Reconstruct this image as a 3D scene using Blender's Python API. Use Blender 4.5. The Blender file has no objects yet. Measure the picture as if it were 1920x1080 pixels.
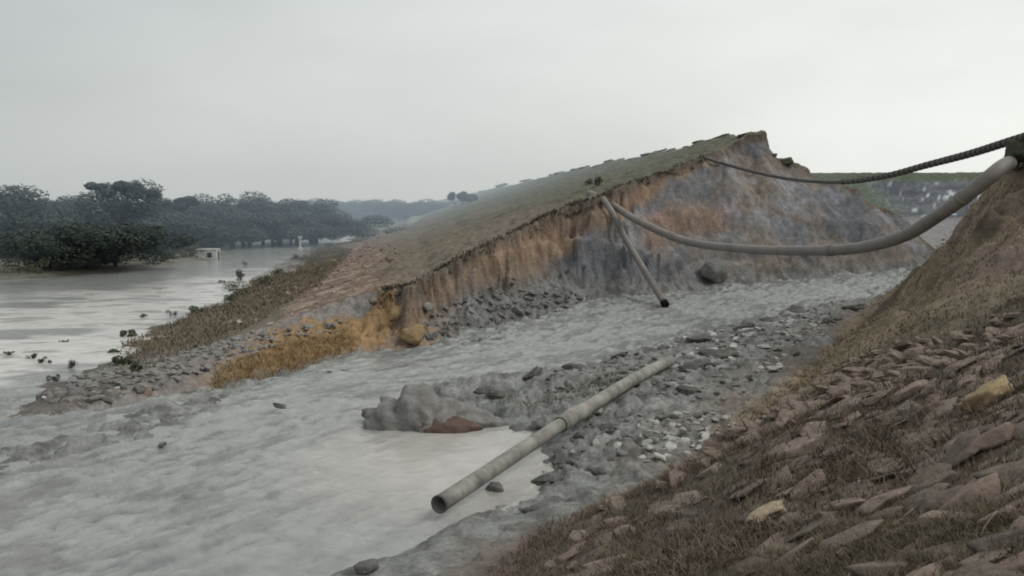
import bpy, math, random
import numpy as np
from mathutils import Vector, Matrix, Euler
random.seed(7); rng = np.random.default_rng(7)
sc = bpy.context.scene
COL = sc.collection

# ------------------------------------------------------------------ camera
F = 1507.0; EYE = 8.0; PITCH = math.atan((540-385)/F)
cam_d = bpy.data.cameras.new('camera'); cam = bpy.data.objects.new('camera', cam_d); COL.objects.link(cam)
cam.location = (0, 0, EYE); cam.rotation_euler = (math.pi/2-PITCH, 0, 0)
cam_d.sensor_width = 36; cam_d.lens = F/1920*36; cam_d.clip_start = .1; cam_d.clip_end = 9000
sc.camera = cam
CP, SP = math.cos(PITCH), math.sin(PITCH)
def ray(px, py):
    a = (px-960)/F; b = -(py-540)/F
    return np.array([a, CP+b*SP, -SP+b*CP])
def W(px, py, z=0.0):
    r = ray(px, py); t = (z-EYE)/r[2]; return (r[0]*t, r[1]*t)
def proj(x, y, z):
    dz = z-EYE; w = y*CP-dz*SP; v = y*SP+dz*CP
    return 960+F*x/w, 540-F*v/w

# ------------------------------------------------------------------ noise
def _h(ix, iy, s):
    n = (ix.astype(np.int64)*374761393 + iy.astype(np.int64)*668265263 + s*974634777) & 0xffffffff
    n = ((n ^ (n >> 13))*1274126177) & 0xffffffff
    return ((n ^ (n >> 16)) & 0xffff)/65535.0
def vnoise(x, y, s=0):
    x = np.asarray(x, float); y = np.asarray(y, float)
    ix = np.floor(x); iy = np.floor(y); fx = x-ix; fy = y-iy
    fx = fx*fx*fx*(fx*(fx*6-15)+10); fy = fy*fy*fy*(fy*(fy*6-15)+10)
    a = _h(ix, iy, s); b = _h(ix+1, iy, s); c = _h(ix, iy+1, s); d = _h(ix+1, iy+1, s)
    return ((a+(b-a)*fx)*(1-fy)+(c+(d-c)*fx)*fy)*2-1
def fbm(x, y, o=4, s=0, g=.5):
    t = 0; a = 1; n = 0
    c, sn = math.cos(.6), math.sin(.6)
    for i in range(o):
        t = t+a*vnoise(x, y, s+i*17); n += a; a *= g
        x, y = (x*c-y*sn)*2.03, (x*sn+y*c)*2.03
    return t/n
def ridged(x, y, o=3, s=0):
    t = 0; a = 1; n = 0
    for i in range(o):
        t = t+a*(1-2*np.abs(vnoise(x, y, s+i*13))); n += a; a *= .5; x, y = x*2.1+3, y*2.1+7
    return t/n
def billow(x, y, o=3, s=0, g=.5):
    t = 0; a = 1; n = 0
    for i in range(o):
        t = t+a*np.abs(vnoise(x, y, s+i*19)); n += a; a *= g; x, y = x*1.9+y*.5+5, y*1.9-x*.5+9
    return t/n
def ss(x, a, b):
    t = np.clip((x-a)/(b-a), 0, 1); return t*t*(3-2*t)

def sdist(pl, x, y):
    """signed distance to a polyline, positive on its left; also arclength of the nearest point"""
    x = np.asarray(x, float); y = np.asarray(y, float)
    best = np.full(x.shape, 1e18); sg = np.zeros(x.shape); al = np.zeros(x.shape); L = 0
    n = len(pl)-1
    for i in range(n):
        (ax, ay), (bx, by) = pl[i], pl[i+1]
        dx, dy = bx-ax, by-ay; l = math.hypot(dx, dy)
        t = ((x-ax)*dx+(y-ay)*dy)/(l*l)
        tc = np.clip(t, -1e9 if i == 0 else 0, 1e9 if i == n-1 else 1)
        d = np.hypot(x-ax-tc*dx, y-ay-tc*dy)
        cr = (dx*(y-ay)-dy*(x-ax))/l
        m = d < best-1e-9
        tie = (np.abs(d-best) <= 1e-9)
        best = np.where(m, d, best); sg = np.where(m | (tie & (np.abs(cr) > np.abs(sg))), cr, sg)
        al = np.where(m, L+tc*l, al); L += l
    return np.where(sg >= 0, best, -best), al

# ------------------------------------------------------------------ the lie of the land (metres)
# foot of the cut face of the far remnant, from its left tip up the breach
FOOT = [(-30, 33.5), W(20, 800), W(250, 770), W(380, 738), W(520, 705), W(660, 668), W(790, 655), W(870, 632), W(1050, 592),
        W(1120, 566, .3), W(1250, 548, .8), W(1420, 528, 1.2), W(1600, 516, 1.5), W(1720, 503, 1.9), (56, 96), (85, 130), (150, 220)]
# foot of the near slope
SLOPE = [(-30, -25), (-14, -5), (-6, 8), W(850, 1090, .8), W(1000, 955, .8), W(1280, 845, .8), W(1420, 735, .9), W(1525, 655, 1.0),
         W(1600, 580, 1.5), W(1740, 506, 2.2), (62, 110), (110, 170)]
# edge of the mud flat under the near slope (water on its left)
MUD = [(-30, -18), (-12, 3), (-8, 12), W(545, 1085), W(640, 1048), W(790, 1000), W(900, 948), W(985, 925), W(1000, 880), W(985, 830), W(930, 800), W(880, 772),
       W(790, 760), W(770, 738), W(830, 712), W(950, 704), W(1080, 680), W(1180, 655), W(1330, 612, .2), W(1480, 580, .5), W(1600, 556, 1.0),
       W(1725, 514, 1.9), (60, 108), (105, 172)]
# left shore of the flooded plain
BANK = [(-260, 75), W(-250, 545), W(0, 526), W(250, 509), W(300, 501), W(400, 488), W(440, 478), W(415, 468), W(430, 455), W(480, 447), W(560, 442), W(640, 438), (-30, 250), (20, 300)]
SHOAL = [W(395, 745), W(300, 782), W(190, 822), W(60, 852), W(-120, 880)]
AX = .12
def zwater(x, y):
    p = x*.6+y*.8
    m = ss(x+AX*(y-60), -14, -8)
    return np.interp(p, [40, 50, 72, 86, 110, 200], [0, .15, 1.0, 1.7, 2.8, 4.5])*m
def damz(x, y):
    u = x+AX*(y-78)
    z = np.interp(u, [-34, -26, -21, -19, -8.8, 26.9, 27.8, 28.0, 32.6, 33.0, 38.5, 44.2, 45.7, 49],
                     [-1.2, -.1, .5, 1.05, 3.5, 15.6, 15.9, 13.1, 12.0, 11.0, 8.8, 7.0, 4.3, 2.2])
    # the tip of the remnant runs out low
    lim = np.interp(y, [30, 34, 40, 46, 52, 60], [.1, .6, 1.7, 3.1, 5.2, 40])
    return np.minimum(z, lim+0*z), u
def terrain(x, y, full=False):
    x = np.asarray(x, float); y = np.asarray(y, float)
    zw = zwater(x, y)
    n1 = fbm(x*.12, y*.12, 4, 1); n2 = fbm(x*.7, y*.7, 4, 5); n3 = fbm(x*2.6, y*2.6, 3, 9)
    bed = zw-.5
    bl = billow(x*1.1, y*1.1, 3, 51); bs = billow(x*3.1, y*3.1, 2, 57)
    # far remnant
    sd, al = sdist(FOOT, x, y)
    dz, u = damz(x, y)
    gul = ridged(x*.45+y*.1, y*.45, 3, 31)
    spur = fbm(x*.22, y*.22, 3, 77)
    rough = ss(x, -10, -4)
    far = ss(x, 14, 24)
    s = sd + rough*(gul*.75*(1-.75*ss(x, 4, 12))+spur*1.3 + (n2*.45 + (bl-.35)*.8)*(1-.7*ss(x, 9, 15)))*(1+.5*far)*ss(sd, -.5, 2.0) - .1
    spur2 = billow(x*.16+3, y*.12, 2, 87)
    s = s-(spur2-.4)*2.6*far*ss(sd, .5, 3)
    a1 = np.interp(x, [-14, -9, -6, -3, 4, 8, 14, 24], [9, 5, 1.4, 3.6, 3.6, 1.6, 1.2, 1.0])      # talus width
    k1 = np.interp(x, [-14, -9, -6, -3, 4, 8, 14, 24], [.28, .35, .5, .52, .5, .6, .8, .8])
    k2 = np.interp(x, [-14, -9, -6, -3, 4, 8, 14, 24, 34, 45], [.5, 1.2, 3.5, 2.4, 1.9, 2.1, 1.7, 1.3, 1.1, 1.0])
    zf = zw
    cut = zf-.35+np.where(s < 0, s*.6, np.where(s < a1, s*k1, a1*k1+(s-a1)*k2))
    # benches and slumps on the face
    cut = cut+rough*.35*(1-.6*far)*np.sin(cut*2.2+n1*4)*ss(s, a1, a1+1)
    lump = (bl*.7+bs*.2)*ss(s, -.3, 1)*(1-ss(s, a1+.5, a1+2.5))
    cut = cut+lump*(1-.6*ss(x, 9, 15))
    dzn = dz + n1*.30+n2*.10+(bl-.35)*.30*ss(dz, .5, 3)+n3*.03*(y < 110)+ss(dz, 14.3, 15.4)*.9*np.clip(fbm(x*.4, y*.22, 3, 66), 0, 1)
    north = np.minimum(dzn, cut)
    iscut = (cut < dzn) & (sd > -3)
    depth = dzn-cut
    # near bank
    md, _ = sdist(MUD, x, y); md = -md
    sl, _ = sdist(SLOPE, x, y); sl = -sl
    flat = zw-.25+.3*ss(md+n2*.5, -.3, 1.0)+np.clip(md, 0, 6)*.09+.16*n2*ss(md, 0, 2)+(bl*.42+bs*.16-.2)*ss(md, -.1, .8)*(.25+.75*ss(y, 18, 24))
    flat = np.where(md < 0, zw-.25+md*.25, flat)
    # hummock ridge between pool and river
    cx, cy = W(1010, 735)
    flat = flat+.35*np.exp(-(((x-cx)*.9)**2/9+((y-cy))**2/7))*(1+.8*n2)
    k = np.interp(y, [0, 15, 30, 45, 90], [.58, .58, .62, .68, .7])
    su = sl+n1*.9*ss(y, 10, 25)
    hill = zw*.6+.75*ss(sl+.8+n2*.8, -.5, 2.2)+k*np.clip(su, 0, None)
    scarp = ss(y, 23, 36)*np.clip((su-5.0+n2*.5)*.95, 0, 3.6)
    hill = hill+scarp
    # crest ledge and knob
    kx, ky = 25.6, 40.5
    cap = 10.35+1.0*ss(np.hypot(x-kx, (y-ky)*.6), 2.2, .6)*.55
    hill = hill+.9*ss(y, 30, 38)*ss(x, 20, 25)
    hill = np.where(hill > 10.9, 10.9+(hill-10.9)*.15, hill)
    hill = hill+(ridged(x*.35+y*.2, y*.3, 3, 83)*.7+(billow(x*.5, y*.5, 3, 93)-.35)*1.3)*ss(y, 24, 34)*ss(sl, 1.5, 4.5)
    hill = hill+n2*.09+n3*.035+(bl-.35)*.16+n1*.15*ss(np.hypot(x, y), 4, 12)
    south = np.where(sl > -1.2, np.maximum(flat, hill-.55), flat)
    shd, _ = sdist(SHOAL, x, y)
    shoal = -.16+.26*np.exp(-(shd/1.7)**2)+.22*n2*np.exp(-(shd/3.2)**2)+(bl*.5-.2)*np.exp(-(shd/3.2)**2)
    # land outside
    bd, _ = sdist(BANK, x, y)
    land = np.where(bd > 0, .35*ss(bd, 0, 2.5)+.3*ss(bd, 2, 30)+n1*.25+.08*n2, -1.0+0*bd)
    land = land + ss(y, 260, 900)*3.5
    # reservoir floor and the ring dike beyond
    res = np.where((u > 44) | ((sd > 1) & (x > 38)), zw+.15+n2*.12, -9)
    w = y+ (x-60)*.12 + n1*2
    ring = np.interp(w, [150, 196, 204, 226, 230, 238, 270], [3.6, 5.0, 6.0, 16.2, 17.0, 17.1, 6])+n2*.25
    ring = np.where(u > 30, ring, -9)
    res = np.where(u > 30, np.maximum(res, np.where(w > 150, ring, -9)), res)
    z = np.maximum.reduce([bed, north, shoal, np.where((md > -4) & (sd < 3), south, -9), land*(u < 0)+(-9)*(u >= 0), res])
    z = np.where((y > 900), np.maximum(z, 1), z)
    if not full: return z
    reg = np.zeros(z.shape, int)                                     # 0 ground
    reg = np.where((north >= z-1e-6) & (sd > -.6) & (z > zw-.3), 1, reg)   # 1 far embankment
    reg = np.where((south >= z-1e-6) & (sl > -.6) & (sd < 0), 2, reg)      # 2 near slope
    reg = np.where((ring >= z-1e-6) & (w > 198), 3, reg)                   # 3 ring dike
    return dict(z=z, reg=reg, sd=sd, al=al, u=u, s=s, a1=a1, iscut=iscut, depth=depth, md=md, sl=sl, zw=zw,
                n1=n1, n2=n2, n3=n3, bd=bd, w=w, scarp=scarp, gul=gul, cut=cut)
def tz(x, y): return float(terrain(np.array([x]), np.array([y]))[0])
def hit(px, py, tmin=3.0, tmax=400):
    r = ray(px, py); t = np.exp(np.linspace(math.log(tmin), math.log(tmax), 2500))
    X, Y, Z = r[0]*t, r[1]*t, EYE+r[2]*t
    m = (Z < np.maximum(terrain(X, Y), zwater(X, Y)))
    i = int(np.argmax(m)) if m.any() else len(t)-1
    return Vector((X[i], Y[i], Z[i]))

# ------------------------------------------------------------------ helpers
def link(o, parent=None, label=None, cat=None, group=None, kind=None):
    if o.name not in COL.objects: COL.objects.link(o)
    if parent: o.parent = parent
    if label: o['label'] = label
    if cat: o['category'] = cat
    if group: o['group'] = group
    if kind: o['kind'] = kind
    return o
def np_mesh(name, V, faces, mat=None, smooth=True, cols=None, attrs=None):
    """V (n,3), faces (m,k)"""
    me = bpy.data.meshes.new(name); V = np.ascontiguousarray(V, dtype=np.float32); faces = np.ascontiguousarray(faces, dtype=np.int32)
    n, k = faces.shape
    me.vertices.add(len(V)); me.vertices.foreach_set('co', V.ravel())
    me.loops.add(n*k); me.loops.foreach_set('vertex_index', faces.ravel())
    me.polygons.add(n); me.polygons.foreach_set('loop_start', np.arange(0, n*k, k, dtype=np.int32))
    me.polygons.foreach_set('use_smooth', np.full(n, smooth))
    me.update(calc_edges=True)
    if cols is not None:
        a = me.color_attributes.new('Col', 'FLOAT_COLOR', 'POINT')
        c = np.ones((len(V), 4), np.float32); c[:, :3] = cols; a.data.foreach_set('color', c.ravel())
    for nm, v in (attrs or {}).items():
        a = me.attributes.new(nm, 'FLOAT', 'POINT'); a.data.foreach_set('value', np.ascontiguousarray(v, np.float32))
    if mat: me.materials.append(mat)
    return me
def empty(name, loc, label, cat, group=None, rz=0):
    o = bpy.data.objects.new(name, None); o.location = loc; o.rotation_euler = (0, 0, rz); o.empty_display_size = .2
    return link(o, None, label, cat, group)

# ------------------------------------------------------------------ materials
def new_mat(name):
    m = bpy.data.materials.new(name); m.use_nodes = True; nt = m.node_tree; nt.nodes.clear()
    out = nt.nodes.new('ShaderNodeOutputMaterial'); b = nt.nodes.new('ShaderNodeBsdfPrincipled')
    nt.links.new(b.outputs[0], out.inputs[0]); return m, nt, b
def N(nt, t, **kw):
    n = nt.nodes.new(t)
    for k, v in kw.items():
        if k.startswith('i_'): n.inputs[k[2:].replace('_', ' ')].default_value = v
        else: setattr(n, k, v)
    return n
def mulcol(nt, c, f):
    m = N(nt, 'ShaderNodeVectorMath', operation='SCALE'); nt.links.new(c, m.inputs[0]); nt.links.new(f, m.inputs['Scale']); return m.outputs[0]
def noise_out(nt, scale, detail=5, rough=.6, coord=None, vec=(1, 1, 1)):
    mp = N(nt, 'ShaderNodeMapping'); mp.inputs['Scale'].default_value = vec
    if coord is None:
        g = N(nt, 'ShaderNodeNewGeometry'); coord = g.outputs['Position']
    nt.links.new(coord, mp.inputs[0])
    n = N(nt, 'ShaderNodeTexNoise'); n.inputs['Scale'].default_value = scale; n.inputs['Detail'].default_value = detail; n.inputs['Roughness'].default_value = rough
    nt.links.new(mp.outputs[0], n.inputs['Vector']); return n
def rng_out(nt, src, a, b, c, d):
    r = N(nt, 'ShaderNodeMapRange'); r.inputs[1].default_value = a; r.inputs[2].default_value = b; r.inputs[3].default_value = c; r.inputs[4].default_value = d
    nt.links.new(src, r.inputs[0]); return r.outputs[0]
def soil_mat(name, lo=.62, hi=1.4, bump=.6, scale=1.2, fine=9, dist=.25, gloss=False, stretch=(1, 1, 1)):
    m, nt, b = new_mat(name)
    at = N(nt, 'ShaderNodeAttribute', attribute_name='Col')
    n1 = noise_out(nt, scale, 8, .65, vec=stretch); n2 = noise_out(nt, fine, 4, .6, vec=stretch)
    f1 = rng_out(nt, n1.outputs[0], .3, .7, lo, hi); f2 = rng_out(nt, n2.outputs[0], .3, .7, .75, 1.25)
    c = mulcol(nt, at.outputs['Color'], f1); c = mulcol(nt, c, f2)
    nt.links.new(c, b.inputs['Base Color'])
    if gloss:
        ra = N(nt, 'ShaderNodeAttribute', attribute_name='wet')
        rr = rng_out(nt, ra.outputs['Fac'], 0, 1, .95, .5); nt.links.new(rr, b.inputs['Roughness'])
        sp = rng_out(nt, ra.outputs['Fac'], 0, 1, .15, .4); nt.links.new(sp, b.inputs['Specular IOR Level'])
    else:
        b.inputs['Roughness'].default_value = .95; b.inputs['Specular IOR Level'].default_value = .15
    n3 = noise_out(nt, fine*.45, 6, .7, vec=stretch); n3.noise_type = 'RIDGED_MULTIFRACTAL'
    c = mulcol(nt, c, rng_out(nt, n3.outputs[0], .2, 1.8, 1.18, .68)); nt.links.new(c, b.inputs['Base Color'])
    ad = N(nt, 'ShaderNodeMath', operation='ADD'); nt.links.new(n1.outputs[0], ad.inputs[0]); 
    h = N(nt, 'ShaderNodeMath', operation='MULTIPLY'); nt.links.new(n2.outputs[0], h.inputs[0]); h.inputs[1].default_value = .35; nt.links.new(h.outputs[0], ad.inputs[1])
    bp = N(nt, 'ShaderNodeBump'); bp.inputs['Strength'].default_value = bump; bp.inputs['Distance'].default_value = dist
    nt.links.new(ad.outputs[0], bp.inputs['Height']); nt.links.new(bp.outputs[0], b.inputs['Normal'])
    return m
def plain_mat(name, col, rough=.9, var=.35, scale=3, spec=.2, bump=.4, objrand=0.0, objcoord=True, col2=None, dist=.05):
    m, nt, b = new_mat(name)
    co = None
    if objcoord:
        tc = N(nt, 'ShaderNodeTexCoord'); co = tc.outputs['Object']
    n1 = noise_out(nt, scale, 6, .65, coord=co)
    rgb = N(nt, 'ShaderNodeRGB'); rgb.outputs[0].default_value = (*col, 1)
    c = rgb.outputs[0]
    if objrand or col2:
        oi = N(nt, 'ShaderNodeObjectInfo')
    if col2:
        mx = N(nt, 'ShaderNodeMix', data_type='RGBA'); mx.inputs[6].default_value = (*col, 1); mx.inputs[7].default_value = (*col2, 1)
        nt.links.new(oi.outputs['Random'], mx.inputs[0]); c = mx.outputs[2]
    c = mulcol(nt, c, rng_out(nt, n1.outputs[0], .3, .7, 1-var, 1+var))
    if objrand:
        ml = N(nt, 'ShaderNodeMath', operation='MULTIPLY'); ml.inputs[1].default_value = 7.31; nt.links.new(oi.outputs['Random'], ml.inputs[0])
        fr = N(nt, 'ShaderNodeMath', operation='FRACT'); nt.links.new(ml.outputs[0], fr.inputs[0])
        c = mulcol(nt, c, rng_out(nt, fr.outputs[0], 0, 1, 1-objrand, 1+objrand))
    nt.links.new(c, b.inputs['Base Color']); b.inputs['Roughness'].default_value = rough; b.inputs['Specular IOR Level'].default_value = spec
    bp = N(nt, 'ShaderNodeBump'); bp.inputs['Strength'].default_value = bump; bp.inputs['Distance'].default_value = dist
    nt.links.new(n1.outputs[0], bp.inputs['Height']); nt.links.new(bp.outputs[0], b.inputs['Normal'])
    return m
def leaf_mat(name, rough=.8):
    m, nt, b = new_mat(name)
    at = N(nt, 'ShaderNodeAttribute', attribute_name='Col')
    oi = N(nt, 'ShaderNodeObjectInfo')
    c = mulcol(nt, at.outputs['Color'], rng_out(nt, oi.outputs['Random'], 0, 1, .8, 1.2))
    nt.links.new(c, b.inputs['Base Color']); b.inputs['Roughness'].default_value = rough; b.inputs['Specular IOR Level'].default_value = .1
    return m

M_GROUND = soil_mat('mud_and_soil', gloss=True, bump=.7, dist=.2)
M_DAM = soil_mat('embankment_earth', lo=.72, hi=1.28, bump=.55, scale=.9, fine=5, dist=.3)
M_SLOPE = soil_mat('grassy_slope_earth', lo=.6, hi=1.4, bump=.8, scale=2.2, fine=16, dist=.12)
M_LEAF = leaf_mat('leaves'); M_GRASS = leaf_mat('grass_blades')
M_BARK = plain_mat('bark', (.05, .045, .04))

# ------------------------------------------------------------------ ground sheet
def fan():
    cols = np.concatenate([np.linspace(-1500, -40, 120, endpoint=False), np.linspace(-40, 1960, 760, endpoint=False), np.linspace(1960, 3400, 120)])
    def geo(a, b, r): return np.exp(np.linspace(math.log(a), math.log(b), int(math.log(b/a)/r), endpoint=False))
    rows = np.concatenate([geo(1.2, 4, .02), geo(4, 12, .01), geo(12, 42, .0045), geo(42, 95, .0019), geo(95, 240, .008), geo(240, 8000, .05), [8000.]])
    A = (cols-960)/F
    return A[None, :]*rows[:, None], np.repeat(rows[:, None], len(cols), 1)
X, Y = fan(); nr, nc = X.shape
T = terrain(X.ravel(), Y.ravel(), True)
Z = T['z']; xr, yr = X.ravel(), Y.ravel()
def mix(a, b, t): t = np.asarray(t)[:, None]; return a*(1-t)+b*t
def C(*c): return np.array(c, float)[None, :]
n1, n2, n3 = T['n1'], T['n2'], T['n3']
m1 = fbm(xr*.35, yr*.35, 4, 101)*.5+.5; m2 = fbm(xr*1.6, yr*1.6, 3, 111)*.5+.5; m3 = fbm(xr*.08, yr*.08, 3, 121)*.5+.5
K = np.ones((len(xr), 1))
# base: wet grey mud
mud = mix(C(.155, .160, .152)*K, C(.25, .25, .24)*K, m2)
mud = mix(mud, C(.10, .10, .092)*K, ss(fbm(xr*1.5, yr*1.5, 4, 133), .0, .35)*.75)
# dark lumps of turf and purple tint near the foot of the near slope
mud = mix(mud, C(.155, .13, .112)*K, ss(T['sl'], -3.2, -.2)*ss(m1, .35, .6)*.9)
land = mix(C(.12, .12, .095)*K, C(.17, .155, .125)*K, m1)
land = mix(land, C(.11, .125, .085)*K, m3*.5)
land = mix(land, C(.10, .12, .075)*K, ss(yr, 180, 240)*.7)
col = np.where((T['bd'] > -3)[:, None] & (T['u'] < 0)[:, None], land, mud)
# reservoir floor
resm = (T['u'] > 40) & (yr > 80)
flo = mix(C(.13, .125, .14)*K, C(.2, .18, .17)*K, m1)
col = np.where((resm & (T['w'] > 110))[:, None], flo, col)
# ring dike
ringc = mix(C(.125, .13, .14)*K, C(.075, .082, .095)*K, ss(fbm(xr*.06, Z*.9, 3, 311), -.2, .2))
grn = C(.10, .118, .092)*K
ringc = mix(ringc, grn, ss(xr*1.0, 101, 90))
top = ss(Z, 13.5, 15.2); ringc = mix(ringc, C(.085, .10, .07)*K, top)
wb = ss(fbm(xr*.3, yr*.35+Z*.6, 3, 303), .3, .45)*ss(Z, 15.5, 12)*ss(xr, 92, 104)
ringc = mix(ringc, C(.42, .45, .48)*K, wb)
col = np.where((T['reg'] == 3)[:, None], ringc, col)
# far remnant: grass face
u = T['u']
face = mix(C(.150, .128, .10)*K, C(.118, .118, .085)*K, ss(u+yr*.12+n1*5, 4, 24))
face = mix(face, C(.16, .130, .108)*K, ss(fbm(xr*.2, yr*.1, 4, 151), -.1, .4)*.7*ss(u, 14, 0))
face = mix(face, C(.07, .062, .048)*K, ss(fbm(xr*.8, yr*.35, 4, 157), .12, .5)*.6)
red = ss(u+n1*2.5, -19.8, -17.5)*ss(u+n1*3+(yr-55)*.05, -9, -13)
redc = mix(C(.155, .108, .085)*K, C(.27, .215, .17)*K, ss(fbm(xr*.9, yr*1.5, 3, 161), .0, .4))
face = mix(face, redc, red*.9)
toe = ss(u+n1*2, -18.2, -20.5); face = mix(face, mix(C(.125, .115, .08)*K, C(.15, .12, .09)*K, m1), toe)
# cut face strata
dp = T['depth']; 
dark = C(.085, .068, .055)*K; org = mix(C(.178, .120, .080)*K, C(.135, .102, .080)*K, m2); org = mix(org, C(.22, .165, .11)*K, ss(fbm(xr*.8, Z*1.2, 3, 171), .1, .5)*.5)
blue = mix(C(.155, .152, .155)*K, C(.10, .102, .108)*K, ss(fbm(xr*.22+yr*.1, Z*.35, 4, 181), -.3, .3)); 
brn = mix(C(.16, .128, .10)*K, C(.115, .10, .088)*K, m1)
blue = mix(blue, brn, ss(xr, 10, 22)*ss(fbm(xr*.25, Z*.35, 4, 191), -.25, .25)*.85)
blue = mix(blue, C(.135, .138, .158)*K, ss(fbm(xr*.3, yr*.3+Z*.2, 3, 197), .15, .4)*.7)
oth = np.interp(xr, [-12, -4, 2, 6, 12, 18, 23, 27, 30], [9, 9, 5.2, 3.0, 2.2, .9, -1.5, -3, -3])+n1*1.6+T['gul']*.5
cutc = mix(org, blue, ss(dp, oth-.35, oth+.35))
cutc = mix(cutc, C(.185, .115, .08)*K, ss(xr, 10, 13)*ss(xr, 22, 18)*ss(np.abs(Z-6.0+n1*2), 1.9, .6)*.75)
cutc = mix(cutc, brn, ss(fbm(xr*.4, yr*.4+Z*.5, 4, 213), -.05, .35)*.55)
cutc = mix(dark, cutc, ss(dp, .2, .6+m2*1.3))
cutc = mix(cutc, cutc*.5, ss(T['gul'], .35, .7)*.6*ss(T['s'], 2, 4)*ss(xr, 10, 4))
cutc = mix(cutc, C(.07, .07, .075)*K, ss(fbm(xr*.28, Z*.8+yr*.1, 4, 217), .22, .42)*.6*ss(Z-T['zw'], 4.5, 2)*ss(xr, 0, 4))  # shade of overhangs painted as dark patches low on the face
cutc = 1.22*cutc*(1+.35*fbm(xr*2.2, Z*2.2+yr, 3, 219))[:, None]
tal = mix(C(.17, .17, .165)*K, C(.11, .105, .10)*K, ss(n3, -.2, .3))
cutc = mix(cutc, tal, ss(T['s'], T['a1']+.9, T['a1']-.4)*ss(xr, -5.5, -3))
# low tip: rubble and mud
cutc = np.where((xr < -7)[:, None], mix(mix(C(.17, .15, .14)*K, C(.22, .21, .2)*K, m2), C(.24, .16, .085)*K, ss(xr, -14.5, -12)*ss(T['sd']+n2*.6, .2, .8)*ss(T['sd']+n2, 5, 4)), cutc)
face = mix(face, mix(C(.17, .155, .145)*K, C(.12, .11, .10)*K, m2), ss(yr, 46, 40))
cutc = cutc*(1-.35*ss(Z, 12.2, 13.2)*ss(xr, 20, 24))[:, None]
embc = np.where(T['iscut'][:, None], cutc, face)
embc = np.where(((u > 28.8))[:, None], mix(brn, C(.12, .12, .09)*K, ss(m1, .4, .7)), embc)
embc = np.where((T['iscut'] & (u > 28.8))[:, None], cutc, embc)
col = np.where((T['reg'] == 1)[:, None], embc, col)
# near slope
sg = mix(C(.135, .105, .085)*K, C(.105, .095, .068)*K, m1)
sg = mix(sg, C(.125, .085, .075)*K, ss(fbm(xr*.5, yr*.35, 4, 201), .0, .4)*.8)
sg = mix(sg, C(.15, .135, .075)*K, ss(yr, 26, 36)*ss(T['sl'], 6.5, 2.5)*ss(m1, .3, .6)*.8)
sg = mix(sg, C(.225, .178, .125)*K, ss(yr, 20, 32)*.85)
sg = mix(sg, C(.06, .05, .04)*K, ss(fbm(xr*.5, yr*.4, 3, 207), .2, .5)*ss(yr, 20, 30)*.7)
sg = mix(sg, C(.18, .135, .12)*K, ss(T['scarp'], .2, .9)*ss(T['scarp'], 3.4, 2.2)*ss(m2, .3, .6)*.7)
sg = mix(sg, mud, ss(T['sl'], .6, -.5))
col = np.where((T['reg'] == 2)[:, None], sg, col)
wet = ss(Z-T['zw']+n2*.12, .5, .05)*np.where(T['reg'] == 2, 0.3, 1)*(T['iscut'] < 1)
col = col*(1-.18*wet)[:, None]
idx = np.arange(nr*nc).reshape(nr, nc)
quads = np.stack([idx[:-1, :-1], idx[:-1, 1:], idx[1:, 1:], idx[1:, :-1]], -1).reshape(-1, 4)
qreg = T['reg'][quads[:, 0]]
V = np.stack([xr, yr, Z], 1)
def submesh(name, sel, mat, V=V, cols=None, attrs=None):
    q = quads[sel]; uq, inv = np.unique(q, return_inverse=True)
    return np_mesh(name, V[uq], inv.reshape(-1, 4), mat, True, None if cols is None else cols[uq], {k: v[uq] for k, v in (attrs or {}).items()})
for r, nm, mt in ((0, 'ground', M_GROUND), (1, 'embankment', M_DAM), (2, 'hillside', M_SLOPE), (3, 'far_embankment', M_GROUND)):
    link(bpy.data.objects.new(nm, submesh(nm, qreg == r, mt, cols=col, attrs={'wet': wet})), kind='structure')

# ------------------------------------------------------------------ water
p_ = xr*.6+yr*.8
chan = ss(T['sd'], -1, 1)
flowx, flowy = .62*xr+.78*yr, -.78*xr+.62*yr
turb = np.maximum(ss(p_, 22, 40), .6)*ss(xr+AX*(yr-60), -17, -9)
turb = np.maximum(turb, .6*ss(yr, 40, 32))*(1-.8*np.exp(-((xr+4)/4)**2-((yr-15)/4.5)**2))
poolx, pooly = W(850, 860)
pool = np.exp(-(((xr-poolx)/4.5)**2+((yr-pooly)/5)**2)**1.4)*(1+.15*n2)
pool = np.clip(pool, 0, 1)
turb = turb*(1-pool)
wav = fbm(flowx*.45, flowy*1.3, 4, 401)
wv2 = ridged(flowx*1.0, flowy*1.9, 4, 431)*.8
rap = np.abs(fbm(flowx*.7, flowy*1.1, 4, 411))
sdr = np.abs(T['sd'])
side = np.exp(-(sdr/3.0)**2)+np.exp(-(T['md']/1.6)**2)*ss(p_, 30, 38)
wv3 = billow(flowx*1.3, flowy*2.3, 3, 461)
zwv = T['zw']+turb*(.12*wav+.12*wv2+.22*(wv3-.3)+.24*rap*(.25+side))+.012*wav*(1-turb)*(1-pool)
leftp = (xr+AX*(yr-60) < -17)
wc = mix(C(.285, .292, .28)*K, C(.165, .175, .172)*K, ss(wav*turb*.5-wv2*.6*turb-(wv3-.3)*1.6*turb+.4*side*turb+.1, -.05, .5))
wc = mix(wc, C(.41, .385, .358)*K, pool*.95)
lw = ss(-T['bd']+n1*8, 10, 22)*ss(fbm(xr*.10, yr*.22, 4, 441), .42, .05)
wc = mix(wc, C(.64, .62, .59)*K, leftp*lw*ss(yr, 28, 38)*.9)  # sky glare painted into the flood water's colour
wc = mix(wc, C(.22, .215, .20)*K, leftp*ss(fbm(xr*.5, yr*1.1, 4, 447), .16, .34)*.6)  # dark ripple streaks breaking up the painted glare
shoalw = ss(p_, 16, 4)*ss(yr, 45, 30)
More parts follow.
